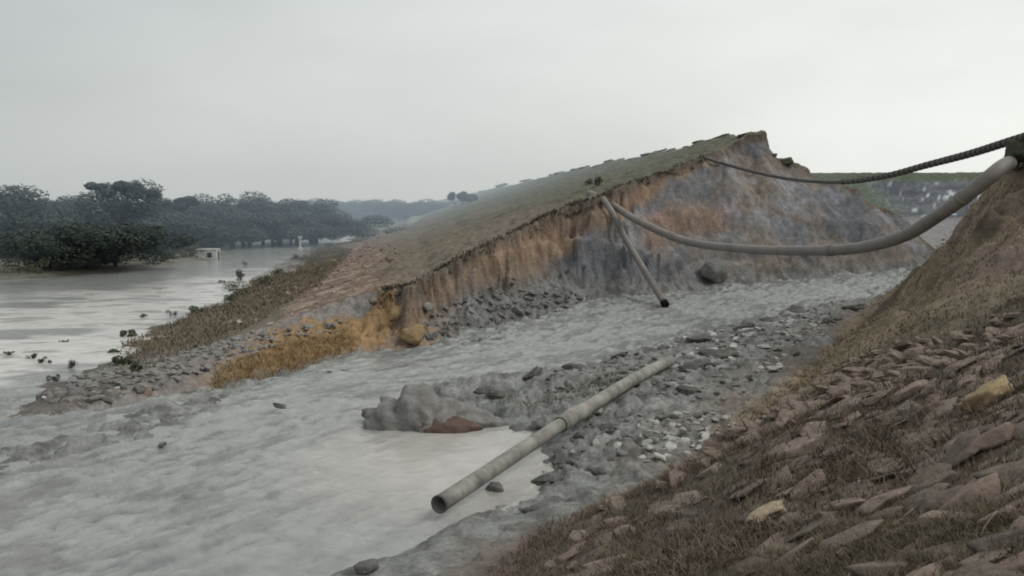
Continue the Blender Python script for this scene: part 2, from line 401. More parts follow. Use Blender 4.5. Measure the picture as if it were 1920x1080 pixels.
wc = mix(wc, C(.17, .165, .155)*K, shoalw*ss(fbm(xr*.35, yr*.9, 4, 451), -.1, .3)*.8)
wc = mix(wc, C(.13, .13, .12)*K, ss(fbm(flowx*.45, flowy*1.5, 4, 421), .16, .36)*.6*ss(turb, .1, .5)*(1-pool)*ss(yr, 14, 24))
keep = (Z < T['zw']+.45) & (T['u'] < 60)
keep = keep & (p_ < 101) | (keep & (T['u'] < -10))
keep = keep & ((T['sd'] < 2.5) | (T['u'] < -15)) & (T['bd'] < 6)
Wv = np.stack([xr, yr, zwv], 1)
far_ok = keep[quads].any(1) & (yr[quads[:, 0]] < 320)
riv = (turb[quads[:, 0]] > .02) & (T['u'][quads[:, 0]] > -19)
M_WATER, nt, b = new_mat('muddy_water')
at = N(nt, 'ShaderNodeAttribute', attribute_name='Col')
tb = N(nt, 'ShaderNodeAttribute', attribute_name='turb')
nn = noise_out(nt, .9, 7, .62, vec=(.8, 1, 1)); nn.inputs['Distortion'].default_value = .9
nr = noise_out(nt, 1.9, 7, .65, vec=(.75, 1, 1)); nr.inputs['Distortion'].default_value = .5; nr.noise_type = 'RIDGED_MULTIFRACTAL'
nf = noise_out(nt, 5, 4, .6, vec=(.6, 1, 1))
sc0 = rng_out(nt, nr.outputs[0], .55, 1.35, 0, 1)
sm_ = N(nt, 'ShaderNodeMath', operation='MULTIPLY'); nt.links.new(sc0, sm_.inputs[0]); nt.links.new(tb.outputs['Fac'], sm_.inputs[1])
sc1a = rng_out(nt, sm_.outputs[0], 0, .8, 1.12, .52)
sc1b = rng_out(nt, nn.outputs[0], .3, .7, .86, 1.12)
sc1m = N(nt, 'ShaderNodeMath', operation='MULTIPLY'); nt.links.new(sc1a, sc1m.inputs[0]); nt.links.new(sc1b, sc1m.inputs[1]); sc1 = sc1m.outputs[0]
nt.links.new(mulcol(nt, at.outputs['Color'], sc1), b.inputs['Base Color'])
b.inputs['IOR'].default_value = 1.33
nt.links.new(rng_out(nt, tb.outputs['Fac'], 0, 1, .12, .27), b.inputs['Roughness'])
ad = N(nt, 'ShaderNodeMath', operation='MULTIPLY_ADD'); nt.links.new(nf.outputs[0], ad.inputs[0]); ad.inputs[1].default_value = .3; nt.links.new(nn.outputs[0], ad.inputs[2])
ad2 = N(nt, 'ShaderNodeMath', operation='MULTIPLY_ADD'); nt.links.new(nr.outputs[0], ad2.inputs[0]); ad2.inputs[1].default_value = .35; nt.links.new(ad.outputs[0], ad2.inputs[2]); ad = ad2
bp = N(nt, 'ShaderNodeBump'); bp.inputs['Distance'].default_value = .16
nt.links.new(rng_out(nt, tb.outputs['Fac'], 0, 1, .16, .9), bp.inputs['Strength'])
nt.links.new(ad.outputs[0], bp.inputs['Height']); nt.links.new(bp.outputs[0], b.inputs['Normal'])
tbv = np.clip(turb+.25*(1-pool)*leftp, 0, 1)
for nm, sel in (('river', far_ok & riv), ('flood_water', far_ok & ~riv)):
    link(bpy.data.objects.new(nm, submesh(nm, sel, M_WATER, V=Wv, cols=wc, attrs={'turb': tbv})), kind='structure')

# ------------------------------------------------------------------ rocks
def ico(level):
    import bmesh
    bm = bmesh.new(); bmesh.ops.create_icosphere(bm, subdivisions=level, radius=1)
    v = np.array([x.co[:] for x in bm.verts]); f = np.array([[q.index for q in p.verts] for p in bm.faces]); bm.free(); return v, f
ICO = {l: ico(l) for l in (2, 3, 4, 5)}
def rock_arrays(seed, level=4, flat=.45, n=12, rough=.03, elong=1.3):
    r = np.random.default_rng(seed); v, f = ICO[level]
    k = max(5, n-5)
    az = np.linspace(0, 2*math.pi, k, endpoint=False)+r.uniform(-.35, .35, k)
    pn = np.c_[np.cos(az), np.sin(az), r.normal(0, .25, k)]; ph = r.uniform(.55, 1.0, k)
    q = r.normal(size=(n-k+2, 3)); q[:, 2] = np.sign(q[:, 2])*(np.abs(q[:, 2])+.6)
    pn = np.vstack([pn, q, [[r.normal(0, .15), r.normal(0, .15), 1], [0, 0, -1]]]); ph = np.concatenate([ph, r.uniform(.72, .95, len(q)), [.62, .62]])
    pn /= np.linalg.norm(pn, axis=1)[:, None]
    d = v @ pn.T; t = np.where(d > .05, ph[None, :]/np.maximum(d, .05), 9)
    ts = np.sort(t, 1); rad = ts[:, 0]-.025*np.exp(-(ts[:, 1]-ts[:, 0])/.03)      # worn edges
    rad = np.minimum(rad, 1.45)
    rad = rad*(1+rough*1.6*fbm(v[:, 0]*2+seed, v[:, 1]*2+v[:, 2]*1.7, 4, seed))
    p = v*rad[:, None]
    p = p*np.array([elong, 1, flat*r.uniform(.85, 1.3)])
    return p, f
def rock_mesh(name, seed, mat, **k):
    v, f = rock_arrays(seed, **k); return np_mesh(name, v*.5, f, mat, True)
M_RB = plain_mat('brown_stone', (.205, .158, .128), var=.4, scale=7, objrand=.32, col2=(.17, .142, .12), bump=.6)
M_RP = plain_mat('pinkish_stone', (.24, .182, .15), var=.35, scale=7, objrand=.15, bump=.6)
M_RG = plain_mat('grey_muddy_stone', (.19, .185, .175), var=.35, scale=4, objrand=.4, col2=(.13, .125, .12), bump=.6)
M_RW = plain_mat('pale_stone', (.42, .41, .38), var=.25, scale=4, objrand=.2, bump=.5)
M_RO = plain_mat('ochre_stone', (.33, .25, .15), var=.35, scale=3, bump=.7)
M_RC = plain_mat('cream_stone', (.36, .29, .20), var=.3, scale=5, bump=.7)
M_CLOD = plain_mat('churned_mud', (.115, .115, .105), var=.5, scale=3, bump=.9, dist=.1)
M_MUDR = plain_mat('grey_mud_clod', (.15, .15, .145), var=.4, scale=3, objrand=.2, bump=.8)
slab = [rock_mesh('stone', 100+i, M_RB, flat=.30, elong=1.3, n=11, level=4) for i in range(12)]
slabp = [rock_mesh('stone', 140+i, M_RP, flat=.34, elong=1.4, n=11, level=4) for i in range(3)]
chunkg = [rock_mesh('stone', 160+i, M_RG, flat=.6, elong=1.25, level=3) for i in range(10)]
chunkw = [rock_mesh('stone', 180+i, M_RW, flat=.5, elong=1.3, level=3) for i in range(4)]
chunkb = [rock_mesh('stone', 190+i, M_RP, flat=.55, elong=1.3, level=3) for i in range(4)]
def normal_at(x, y, e=.25):
    a = terrain(np.array([x-e, x+e, x, x]), np.array([y, y, y-e, y+e]))
    return Vector((-(a[1]-a[0])/(2*e), -(a[3]-a[2])/(2*e), 1)).normalized()
def put_rock(me, x, y, size, name, label, cat, group=None, sink=.12, tilt=.25, rz=None, dz=0):
    o = bpy.data.objects.new(name, me)
    e_ = .25; a_ = terrain(np.array([x-e_, x+e_, x, x, x]), np.array([y, y, y-e_, y+e_, y])); nrm = Vector((-(a_[1]-a_[0])/.5, -(a_[3]-a_[2])/.5, 1)).normalized()
    q = Vector((0, 0, 1)).rotation_difference(nrm)
    e = Euler((random.gauss(0, tilt), random.gauss(0, tilt), random.uniform(0, 6.28) if rz is None else rz)).to_quaternion()
    o.rotation_mode = 'QUATERNION'; o.rotation_quaternion = q @ e
    s = size*random.uniform(.85, 1.15)
    o.scale = (s, s*random.uniform(.75, 1.1), s*random.uniform(.8, 1.25))
    o.location = (x, y, float(a_[4])+size*sink+dz)
    return link(o, None, label, cat, group)

def in_poly(px, py, poly):
    px = np.asarray(px); py = np.asarray(py); ins = np.zeros(px.shape, bool); j = len(poly)-1
    for i in range(len(poly)):
        xi, yi = poly[i]; xj, yj = poly[j]
        c = ((yi > py) != (yj > py)) & (px < (xj-xi)*(py-yi)/((yj-yi) or 1e-9)+xi); ins ^= c; j = i
    return ins
def scatter(poly_px, n, seed, spacing, dens=None):
    """random ground positions inside a patch of ground; the patch outline is given by points seen on the ground"""
    P = [hit(*p) for p in poly_px]; poly = [(p.x, p.y) for p in P]
    r = np.random.default_rng(seed); xs = [p[0] for p in poly]; ys = [p[1] for p in poly]
    out = []; cell = {}
    M = n*40; qx = r.uniform(min(xs), max(xs), M); qy = r.uniform(min(ys), max(ys), M)
    ok = in_poly(qx, qy, poly)
    for x, y in zip(qx[ok], qy[ok]):
        sp = spacing*r.uniform(.6, 1.5)
        if dens is not None and r.uniform() > dens(x, y): continue
        c = (int(x//spacing), int(y//spacing)); good = True
        for i in (-1, 0, 1):
            for j in (-1, 0, 1):
                for (a, b_) in cell.get((c[0]+i, c[1]+j), ()):
                    if (a-x)**2+(b_-y)**2 < (sp*.75)**2: good = False
        if good:
            cell.setdefault(c, []).append((x, y)); out.append((float(x), float(y)))
            if len(out) >= n: break
    return out
def merged_rocks(name, pts, size, mat, seed, level=2, flat=.55, col=None, zfun=None):
    r = np.random.default_rng(seed); Vs = []; Fs = []; o = 0
    protos = [rock_arrays(seed*10+i, level=level, flat=flat, n=9) for i in range(8)]
    xs = np.array([p[0] for p in pts]); ys = np.array([p[1] for p in pts]); zs = terrain(xs, ys)
    for x, y, z in zip(xs, ys, zs):
        v, f = protos[r.integers(8)]; s = size*r.lognormal(0, .35)*.5; a = r.uniform(0, 6.28); t = r.normal(0, .35)
        ca, sa, ct, st = math.cos(a), math.sin(a), math.cos(t), math.sin(t)
        R = np.array([[ca, -sa, 0], [sa, ca, 0], [0, 0, 1]]) @ np.array([[ct, 0, st], [0, 1, 0], [-st, 0, ct]])
        Vs.append((v*s) @ R.T+np.array([x, y, z+s*.2])); Fs.append(f+o); o += len(v)
    return link(bpy.data.objects.new(name, np_mesh(name, np.vstack(Vs), np.vstack(Fs), mat, False)), kind='stuff')

# --- near slope stones
ST = [(1010, 1079), (1180, 930), (1400, 800), (1560, 700), (1700, 640), (1900, 590), (2150, 620), (2150, 1079), (2100, 1400), (1500, 1500), (1000, 1300)]
pts = scatter(ST, 900, 11, .31, dens=lambda x, y: .20+.80*float(ss(np.array(x-y*.24+fbm(np.array([x*.5]), np.array([y*.5]), 2, 3)[0]*1.2), -.1, 1.5)))
pts.sort(key=lambda p: p[1])
vis = []
for x, y in pts:
    a, b2 = proj(x, y, tz(x, y))
    if -60 < a < 1990 and b2 < 1150: vis.append((x, y))
rest = vis[290:]
for i, (x, y) in enumerate(vis[:290]):
    pk = random.random() < .16
    me = random.choice(slabp if pk else slab)
    size = random.choice([.26, .32, .4, .48, .58, .68])
    put_rock(me, x, y, size, 'stone', 'flat pinkish brown stone lying in dry grass on the near slope' if pk else 'flat dark brown stone lying in dry grass on the near slope',
             'stone', 'pinkish stones of the near slope' if pk else 'dark brown stones of the near slope', sink=.03, tilt=.11)
if rest: merged_rocks('small_stones', rest, .38, M_RB, 5, level=3, flat=.35)
h = hit(1850, 765); put_rock(rock_mesh('stone', 301, M_RO, flat=.75, elong=1.15, rough=.10), h.x, h.y, .42*h.length/9, 'ochre_stone', 'smooth ochre yellow stone among brown stones near the right edge', 'stone', sink=.25, tilt=.05, rz=.1)
h = hit(1435, 975); put_rock(rock_mesh('stone', 302, M_RC, flat=.4, elong=1.3, rough=.2), h.x, h.y, .36*h.length/7.5, 'cream_stone', 'broken cream yellow stone lying in the grass left of the dark slabs', 'stone', sink=.2, tilt=.05, rz=.55)

# --- rubble
def rubble(poly, n, n_ind, size, seed, spacing, meshes, label, group, mat, stuff, dens=None, wts=None):
    p = scatter(poly, n, seed, spacing, dens)
    p.sort(key=lambda q: q[1])
    for x, y in p[:n_ind]:
        put_rock(random.choice(meshes), x, y, size*random.lognormvariate(0, .35), 'rock', label, 'rock', group, sink=.02, tilt=.4)
    if p[n_ind:]: merged_rocks(stuff, p[n_ind:], size*.8, mat, seed, 2)
rubble([(800, 575), (900, 550), (1040, 540), (1100, 560), (1050, 590), (960, 630), (860, 655), (790, 655)], 420, 90, .42, 21, .42, chunkg,
       'grey muddy rock in the rubble below the orange cut face', 'rocks in the rubble under the cut face', M_RG, 'rubble')
rubble([(60, 752), (200, 690), (330, 665), (480, 625), (640, 598), (640, 612), (500, 655), (400, 690), (300, 735), (150, 768)], 420, 50, .36, 22, .4, chunkg+chunkw[:1]+chunkb,
       'grey and brown rock in the rubble along the low tip of the broken embankment', 'rocks along the low tip of the embankment', M_RG, 'rubble')
rubble([(470, 620), (620, 570), (760, 480), (700, 440), (640, 470), (600, 520), (500, 570), (400, 620)], 260, 20, .42, 23, .8, chunkb+chunkw[:1],
       'pinkish stone of the broken stone lining on the far embankment toe', 'stones of the broken lining', M_RP, 'lining_stones')
rubble([(1000, 720), (1150, 668), (1300, 650), (1480, 590), (1590, 560), (1560, 620), (1450, 700), (1400, 740), (1250, 830), (1000, 930), (1010, 860), (1150, 760), (1180, 720), (1050, 745)], 620, 70, .27, 24, .36,
       chunkg+chunkg[:4]+chunkw, 'grey or pale rock in the muddy rubble beside the river', 'rocks in the muddy rubble by the pipe', M_RG, 'rubble')
rubble([(1250, 640), (1450, 600), (1560, 590), (1480, 670), (1440, 700), (1300, 690)], 90, 25, .34, 25, .55, chunkw,
       'pale rock in the muddy rubble near the far end of the lying pipe', 'pale rocks past the lying pipe', M_RW, 'rubble')
rubble([(1200, 800), (1330, 770), (1380, 790), (1300, 850), (1200, 870)], 70, 20, .26, 26, .34, chunkw, 'pale grey rock in the gravel heap right of the lying pipe', 'pale rocks right of the pipe', M_RW, 'rubble')
rubble([(480, 735), (640, 690), (680, 695), (520, 740)], 26, 10, .3, 27, .4, chunkb+chunkg[:2], 'small rock at the waterline below the orange grass fringe', 'rocks at the waterline below the orange grass', M_RG, 'rubble')

def one_rock(px, py, size, mat, seed, name, label, dz=0, sink=.15, rz=None, flat=.6, elong=1.3, rough=.06, n=12):
    h = hit(px, py); return put_rock(rock_mesh(name, seed, mat, flat=flat, elong=elong, rough=rough, n=n), h.x, h.y, size, name, label, 'rock', None, sink, .08, rz, dz)
one_rock(930, 920, .62, M_MUDR, 401, 'boulder', 'round grey boulder in shallow water under the lying pipe', dz=.1, rz=0)
one_rock(686, 1072, .42, M_MUDR, 402, 'boulder', 'small dark rock on the mud edge at the bottom of the photo', dz=.05)
one_rock(1338, 520, 2.6, M_MUDR, 403, 'boulder', 'large dark boulder at the foot of the blue grey cut face', dz=.3, flat=.9)
one_rock(1010, 805, .6, M_MUDR, 404, 'boulder', 'dark grey rock just behind the middle of the lying pipe', dz=.1)
one_rock(1103, 787, .5, M_MUDR, 405, 'boulder', 'dark rock wedged beneath the lying pipe', dz=.05)
one_rock(1120, 778, .55, M_RW, 406, 'pale_rock', 'white rock on the mud right beside the middle of the lying pipe', dz=.08)
one_rock(1455, 697, .75, M_RW, 407, 'pale_rock', 'bright white slab at the foot of the near slope', flat=.3, dz=.05, rz=0)
one_rock(1432, 654, .55, M_RW, 408, 'pale_rock', 'white stone on the rubble above the bright white slab')
one_rock(625, 492, 1.2, M_RC, 409, 'pale_rock', 'pale stone standing out on the far embankment toe')
one_rock(640, 438, 1.6, M_RW, 410, 'pale_rock', 'white stone lying in the grass beyond the embankment toe')
one_rock(675, 430, 1.3, M_RW, 411, 'pale_rock', 'smaller white stone right of the white stone beyond the toe')
one_rock(970, 590, .9, M_MUDR, 412, 'boulder', 'dark rounded rock in the rubble under the cut face', dz=.1, flat=.8)
one_rock(525, 779, .5, M_MUDR, 413, 'boulder', 'dark rock breaking the surface of the river below the orange grass', dz=.42, flat=.5, rz=0)
one_rock(305, 840, .36, M_MUDR, 414, 'boulder', 'small dark rock breaking the water left of the river', dz=.3)

# the mud mound at the tip of the flat
def mound():
    h = W(800, 795); v, f = ICO[5]; p = v.copy()
    e = empty('mud_mound', (h[0], h[1], 0), 'ribbed grey mud mound with raw red side at the edge of the pale pool', 'mud mound')
    rr = 1+.16*fbm(v[:, 0]*3.2, v[:, 1]*1.2+v[:, 2]*.8, 3, 61)+.10*fbm(v[:, 0]*7, v[:, 2]*2+v[:, 1]*5, 3, 62)
    env = np.interp(v[:, 0], [-1, -.8, -.55, -.4, -.2, -.05, .15, .5, 1], [.4, 1.0, 1.25, 1.1, 1.6, 1.5, 1.0, .9, .8])
    rr = rr+.07*np.sin(v[:, 0]*22+2*fbm(v[:, 0]*3, v[:, 2]*3, 2, 5))*(v[:, 0] < .1)
    p[:, 0] *= 2.6*rr; p[:, 1] *= 1.15*rr; p[:, 2] *= .98*rr*env
    p[:, 2] -= .05
    red = (v[:, 1] < -.1) & (v[:, 0] > -.1) & (v[:, 0] < .62)
    body = np_mesh('mound_body', p, f, plain_mat('ribbed_mud', (.21, .205, .195), var=.35, scale=2.5, bump=.8, dist=.15), True)
    link(bpy.data.objects.new('mound_body', body), e)
    q = v.copy(); q[:, 0] *= 1.15*rr; q[:, 1] *= .5; q[:, 2] *= .42*rr
    q += np.array([.75, -.78, .05])
    link(bpy.data.objects.new('red_clay_side', np_mesh('red_clay_side', q, f, plain_mat('red_clay', (.125, .085, .07), var=.35), True)), e)
mound()
# clay clods near the cliff end
for px, py, s, sd_, lab in ((775, 640, 1.5, 501, 'tan clay block split from the low end of the cut face'), (745, 600, 1.2, 502, 'ochre clay block leaning on the corner of the cut face')):
    o = one_rock(px, py, s, plain_mat('ochre_clay', (.25, .18, .10), var=.35, scale=2), sd_, 'clay_block', lab, flat=1.0, elong=1.0, rough=.12, dz=.1); o['category'] = 'clay block'
def skyline(px, y0, y1):
    y = np.linspace(y0, y1, 300); x = (px-960)/F*y*.995; b2 = proj(x, y, terrain(x, y))[1]; k = int(np.argmin(b2))
    return (float(b2[k]), float(x[k]), float(y[k]))
# crest clods that break the skyline
M_CREST = plain_mat('dark_turf', (.06, .062, .045), var=.4)
for px, py, s, lab in ((1357, 262, 1.0, 'pointed turf clod on the crest just left of the summit block'), (1285, 277, .95, 'flat dark turf clod on the crest halfway up to the summit'),
                       (1212, 293, .9, 'small turf clod on the crest above the sagging pipes'), (1469, 305, 1.7, 'humped turf clod on the ledge right of the summit'), (1447, 308, .9, 'small turf clod in the notch right of the summit')):
    # stand each clod where the crest line runs
    yy = 88.0 if px > 1330 else None
    best = skyline(px, 84, 260)
    put_rock(rock_mesh('turf_clod', int(px), M_CREST, flat=.55, elong=1.3, rough=.15), best[1], best[2], s*best[2]/88, 'turf_clod', lab, 'turf clod', sink=-.02)

# ------------------------------------------------------------------ pipes
def pipe_mesh(name, pts, r, mat, wall=.018, seg=20, rfun=None, open_end=True):
    P = [Vector(p) for p in pts]; n = len(P); V = []; up = Vector((0, 0, 1))
    fr = []
    for i in range(n):
        t = (P[min(i+1, n-1)]-P[max(i-1, 0)]).normalized(); a = t.cross(up).normalized(); b_ = a.cross(t).normalized(); fr.append((t, a, b_))
    def ring(i, rad):
        t, a, b_ = fr[i]
        for k in range(seg):
            w = 2*math.pi*k/seg; V.append(P[i]+a*math.cos(w)*rad+b_*math.sin(w)*rad)
    for i in range(n): ring(i, r if rfun is None else rfun(i/(n-1), r))
    for i in reversed(range(n)): ring(i, (r if rfun is None else rfun(i/(n-1), r))-wall)
    Fq = []; T2 = 2*n
    for i in range(T2):
        j = (i+1) % T2
        for k in range(seg):
            k2 = (k+1) % seg; Fq.append((i*seg+k, i*seg+k2, j*seg+k2, j*seg+k))
    return np_mesh(name, np.array([v[:] for v in V]), np.array(Fq), mat, True)
def smooth_curve(ctrl, n=60):
    C_ = [Vector(c) for c in ctrl]; out = []
    C_ = [C_[0]*2-C_[1]]+C_+[C_[-1]*2-C_[-2]]
    m = len(C_)-3
    for s_ in range(n):
        t = s_/(n-1)*m; i = min(int(t), m-1); t -= i
        a, b_, c, d = C_[i:i+4]
        out.append(.5*((2*b_)+(c-a)*t+(2*a-5*b_+4*c-d)*t*t+(3*b_-a-3*c+d)*t**3))
    return out
def at(px, py, y):
    r = ray(px, py); t = y/r[1]; return (r[0]*t, y, EYE+r[2]*t)
M_PIPE = plain_mat('muddy_steel', (.25, .24, .215), rough=.7, var=.55, scale=1.3, spec=.4, bump=.25, dist=.02)
M_PIPEB = plain_mat('dusty_pipe', (.21, .19, .175), rough=.6, var=.2, scale=1.0, spec=.4, bump=.2, dist=.02)
M_PIPED = plain_mat('dark_ribbed_pipe', (.10, .10, .092), rough=.7, var=.2, scale=1.5, spec=.3)
# pipe lying on the mud
lp = empty('steel_pipe', at(1060, 800, 28), 'long muddy grey steel pipe lying on the mud with its open end over the water', 'pipe')
def child(parent, name, me):
    o = bpy.data.objects.new(name, me); o.parent = parent; o.matrix_parent_inverse = Matrix.Translation(-Vector(parent.location)); COL.objects.link(o); return o
A0 = Vector(at(823, 946, 19.6)); A1 = Vector(at(1062, 789, min(26.4, hit(1062, 803).y-.3))); A2 = Vector(at(1257, 676, min(38.5, hit(1257, 684).y-.4)))
child(lp, 'lower_section', pipe_mesh('lower_section', [A0.lerp(A1, t/12) for t in range(13)], .225, M_PIPE))
B1 = A1.lerp(A2, .10)
child(lp, 'upper_section', pipe_mesh('upper_section', [B1.lerp(A2, t/12)+Vector((0, 0, .10*math.sin(t/12*3.14))) for t in range(13)], .245, M_PIPE))
mid = [A1-(A1-A0).normalized()*.5, A1, A1.lerp(B1, .5)+Vector((0, 0, .05)), B1, B1+(A2-B1).normalized()*.5]
child(lp, 'joint_sleeve', pipe_mesh('joint_sleeve', smooth_curve(mid, 16), .27, M_PIPE, rfun=lambda t, r: r+.012*math.sin(t*3.14)))
child(lp, 'end_rim', pipe_mesh('end_rim', [A0-(A1-A0).normalized()*.01, A0+(A1-A0).normalized()*.07], .238, M_PIPED, wall=.03))
# big sagging pipe across the breach
bp_ = empty('sagging_pipe', at(1450, 468, 47), 'thick grey pipe sagging across the breach from the cliff edge to the near bank', 'pipe')
g0 = hit(1108, 364).y
big = smooth_curve([at(1104, 362, g0+.3), at(1135, 376, min(g0-2, 72)), at(1200, 416, 66), at(1290, 453, 61), at(1400, 467, 54), at(1500, 470, 48), at(1600, 466, 42.5), at(1690, 444, 38), at(1760, 403, 35), at(1830, 352, 33), at(1880, 312, 33), at(1900, 306, 36), at(1915, 318, 39)], 110)
child(bp_, 'pipe_run', pipe_mesh('pipe_run', big, .30, M_PIPEB, rfun=lambda t, r: r*(1-.0*t)))
for k in (24, 50, 78):
    child(bp_, 'joint_collar', pipe_mesh('joint_collar', [big[k], big[k+1]], .335, M_PIPEB, wall=.05))
# dangling pipe
dg = empty('dangling_pipe', at(1150, 395, 73), 'pipe dangling from the cliff edge with its black open end above the river', 'pipe')
dcur = smooth_curve([at(px, py, min(hit(px, py).y-g, lim)) for px, py, g, lim in ((1130, 372, .4, 90), (1150, 402, 1.2, 71), (1172, 446, 1.2, 68), (1207, 505, 1.4, 64.5), (1245, 567, 2.5, 61))], 40)
child(dg, 'pipe_run', pipe_mesh('pipe_run', dcur, .26, M_PIPEB, wall=.03))
child(dg, 'open_end', pipe_mesh('open_end', [dcur[-1], dcur[-1]+(dcur[-1]-dcur[-2]).normalized()*.35], .31, plain_mat('black_end', (.012, .012, .012), var=.1), wall=.29))  # black ring, almost solid, filling the pipe mouth
# thin ribbed pipe above
tp = empty('ribbed_pipe', at(1550, 340, 60), 'thin dark ribbed pipe slung above the breach from the summit to the right bank', 'pipe')
thin = smooth_curve([at(1318, 294, hit(1318, 300).y+.2), at(1360, 308, min(80, hit(1360, 308).y-.6)), at(1430, 326, 72), at(1500, 338, 66), at(1580, 341, 58), at(1660, 330, 50), at(1740, 309, 44), at(1820, 288, 39), at(1900, 263, 35), at(1990, 236, 32)], 150)
thin[0] = thin[0]
child(tp, 'pipe_run', pipe_mesh('pipe_run', thin, .15, M_PIPED, wall=.02, rfun=lambda t, r: r*(1-.12*ss(t, 0, 1))))
for k in range(66, 148, 2):
    child(tp, 'rib', pipe_mesh('rib', [thin[k], thin[k].lerp(thin[k+1], .9)], .19, M_PIPED, wall=.05))
# block at the right edge carrying the thin pipe
kb = hit(1912, 300, 20, 60)
kbv = at(1915, 283, 34.5)
v, f = rock_arrays(611, level=4, flat=1.0, elong=1.1, n=9)
o = bpy.data.objects.new('earth_block', np_mesh('earth_block', v*np.array([.75, .8, .75]), f, M_CREST, True)); o.location = kbv
link(o, None, 'dark earth block on the near bank under the thin ribbed pipe at the right edge', 'earth block')

# ------------------------------------------------------------------ foliage
def leaf_cloud(centres, radii, n, size, seed, c0, c1, flat=.8):
    r = np.random.default_rng(seed); k = len(centres); pr = np.array(radii)**2; pr = pr/pr.sum()
    ci = r.choice(k, n, p=pr); d = r.normal(size=(n, 3)); d /= np.linalg.norm(d, axis=1)[:, None]
    rad = r.uniform(.55, 1.05, n)**.6
    P = np.array(centres)[ci]+d*np.array(radii)[ci][:, None]*rad[:, None]*np.array([1, 1, flat])
    nrm = d+r.normal(0, .5, (n, 3)); nrm /= np.linalg.norm(nrm, axis=1)[:, None]
    a = np.cross(nrm, [0.3, .1, 1.]); a /= np.linalg.norm(a, axis=1)[:, None]; b_ = np.cross(nrm, a)
    s = size*r.uniform(.6, 1.5, n)[:, None]
    V = np.stack([P-a*s, P-b_*s*.6, P+a*s, P+b_*s*.6], 1).reshape(-1, 3)
    Fq = np.arange(n*4).reshape(n, 4)
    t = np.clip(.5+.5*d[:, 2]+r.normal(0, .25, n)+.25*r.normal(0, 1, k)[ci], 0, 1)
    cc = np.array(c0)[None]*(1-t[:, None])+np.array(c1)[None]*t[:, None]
    return V, Fq, np.repeat(cc, 4, 0)
def trunk_mesh(name, h, r0, limbs, seed):
    r = random.Random(seed); Vs = []; Fs = []; off = 0
    def tube(a, b_, ra, rb):
        nonlocal off
        a, b_ = Vector(a), Vector(b_); t = (b_-a).normalized(); s = t.orthogonal().normalized(); q = t.cross(s)
        for P_, rr in ((a, ra), (b_, rb)):
            for k in range(7):
                w = k/7*6.283; Vs.append((P_+s*math.cos(w)*rr+q*math.sin(w)*rr)[:])
        for k in range(7): Fs.append((off+k, off+(k+1) % 7, off+7+(k+1) % 7, off+7+k))
        off += 14
    m = (r.uniform(-.1, .1)*h, r.uniform(-.1, .1)*h, h*.5)
    tube((0, 0, -.3), m, r0, r0*.75)
    for c in limbs: tube(m, c, r0*.5, r0*.12)
    return np_mesh(name, np.array(Vs), np.array(Fs), M_BARK, True)
TREEC = ((.042, .053, .057), (.088, .105, .10))  # bluish leaf colours, lightened to carry part of the haze
def tree_proto(kind, seed):
    r = random.Random(seed)
    tc_ = TREEC
    if kind == 'dark': kind = 'broad'; tc_ = ((.022, .03, .03), (.06, .075, .062))
    if kind == 'round': cs = [(r.gauss(0, .22), r.gauss(0, .22), r.uniform(.38, .85)) for _ in range(16)]; rs = [r.uniform(.13, .24) for _ in cs]
    elif kind == 'broad': cs = [(r.gauss(0, .45), r.gauss(0, .35), r.uniform(.22, .80)) for _ in range(24)]; rs = [r.uniform(.13, .26) for _ in cs]
    elif kind == 'umbrella': cs = [(r.uniform(-.42, .42), r.uniform(-.3, .3), .85+r.uniform(-.06, .06)) for _ in range(13)]; rs = [r.uniform(.09, .15) for _ in cs]
    else: cs = [(r.gauss(0, .12), r.gauss(0, .12), r.uniform(.3, .95)) for _ in range(12)]; rs = [r.uniform(.09, .17) for _ in cs]
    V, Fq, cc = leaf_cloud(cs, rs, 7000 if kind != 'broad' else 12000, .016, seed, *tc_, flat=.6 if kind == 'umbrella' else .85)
    V[:, 2] = np.maximum(V[:, 2], .0)
    return np_mesh('crown', V, Fq, M_LEAF, False, cc), trunk_mesh('trunk', .8, .03, [c for c in cs[:7]], seed)
PROTO = {k: [tree_proto(k, 700+i*7+j) for j in range(3)] for i, k in enumerate(('round', 'broad', 'umbrella', 'slim', 'dark'))}
def tree(name, px, y, top, width, kind, label, group=None, base=0.2, cat='tree', var=None):
    """px: bearing, y: distance, top: how high its crown stands in metres, width in metres"""
    x = (px-960)/F*y*1.0
    e = empty(name, (x, y, base), label, cat, group, random.uniform(-.5, .5))
    cr, tr = PROTO[kind][random.randrange(3) if var is None else var]
    for nm, me in (('crown', cr), ('trunk', tr)):
        o = bpy.data.objects.new(nm, me); o.scale = (width, width, top); o.parent = e; COL.objects.link(o)
    return e
G = 'trees of the far tree line'
def top_m(py, y): return EYE+(385-py)/F*y-.2
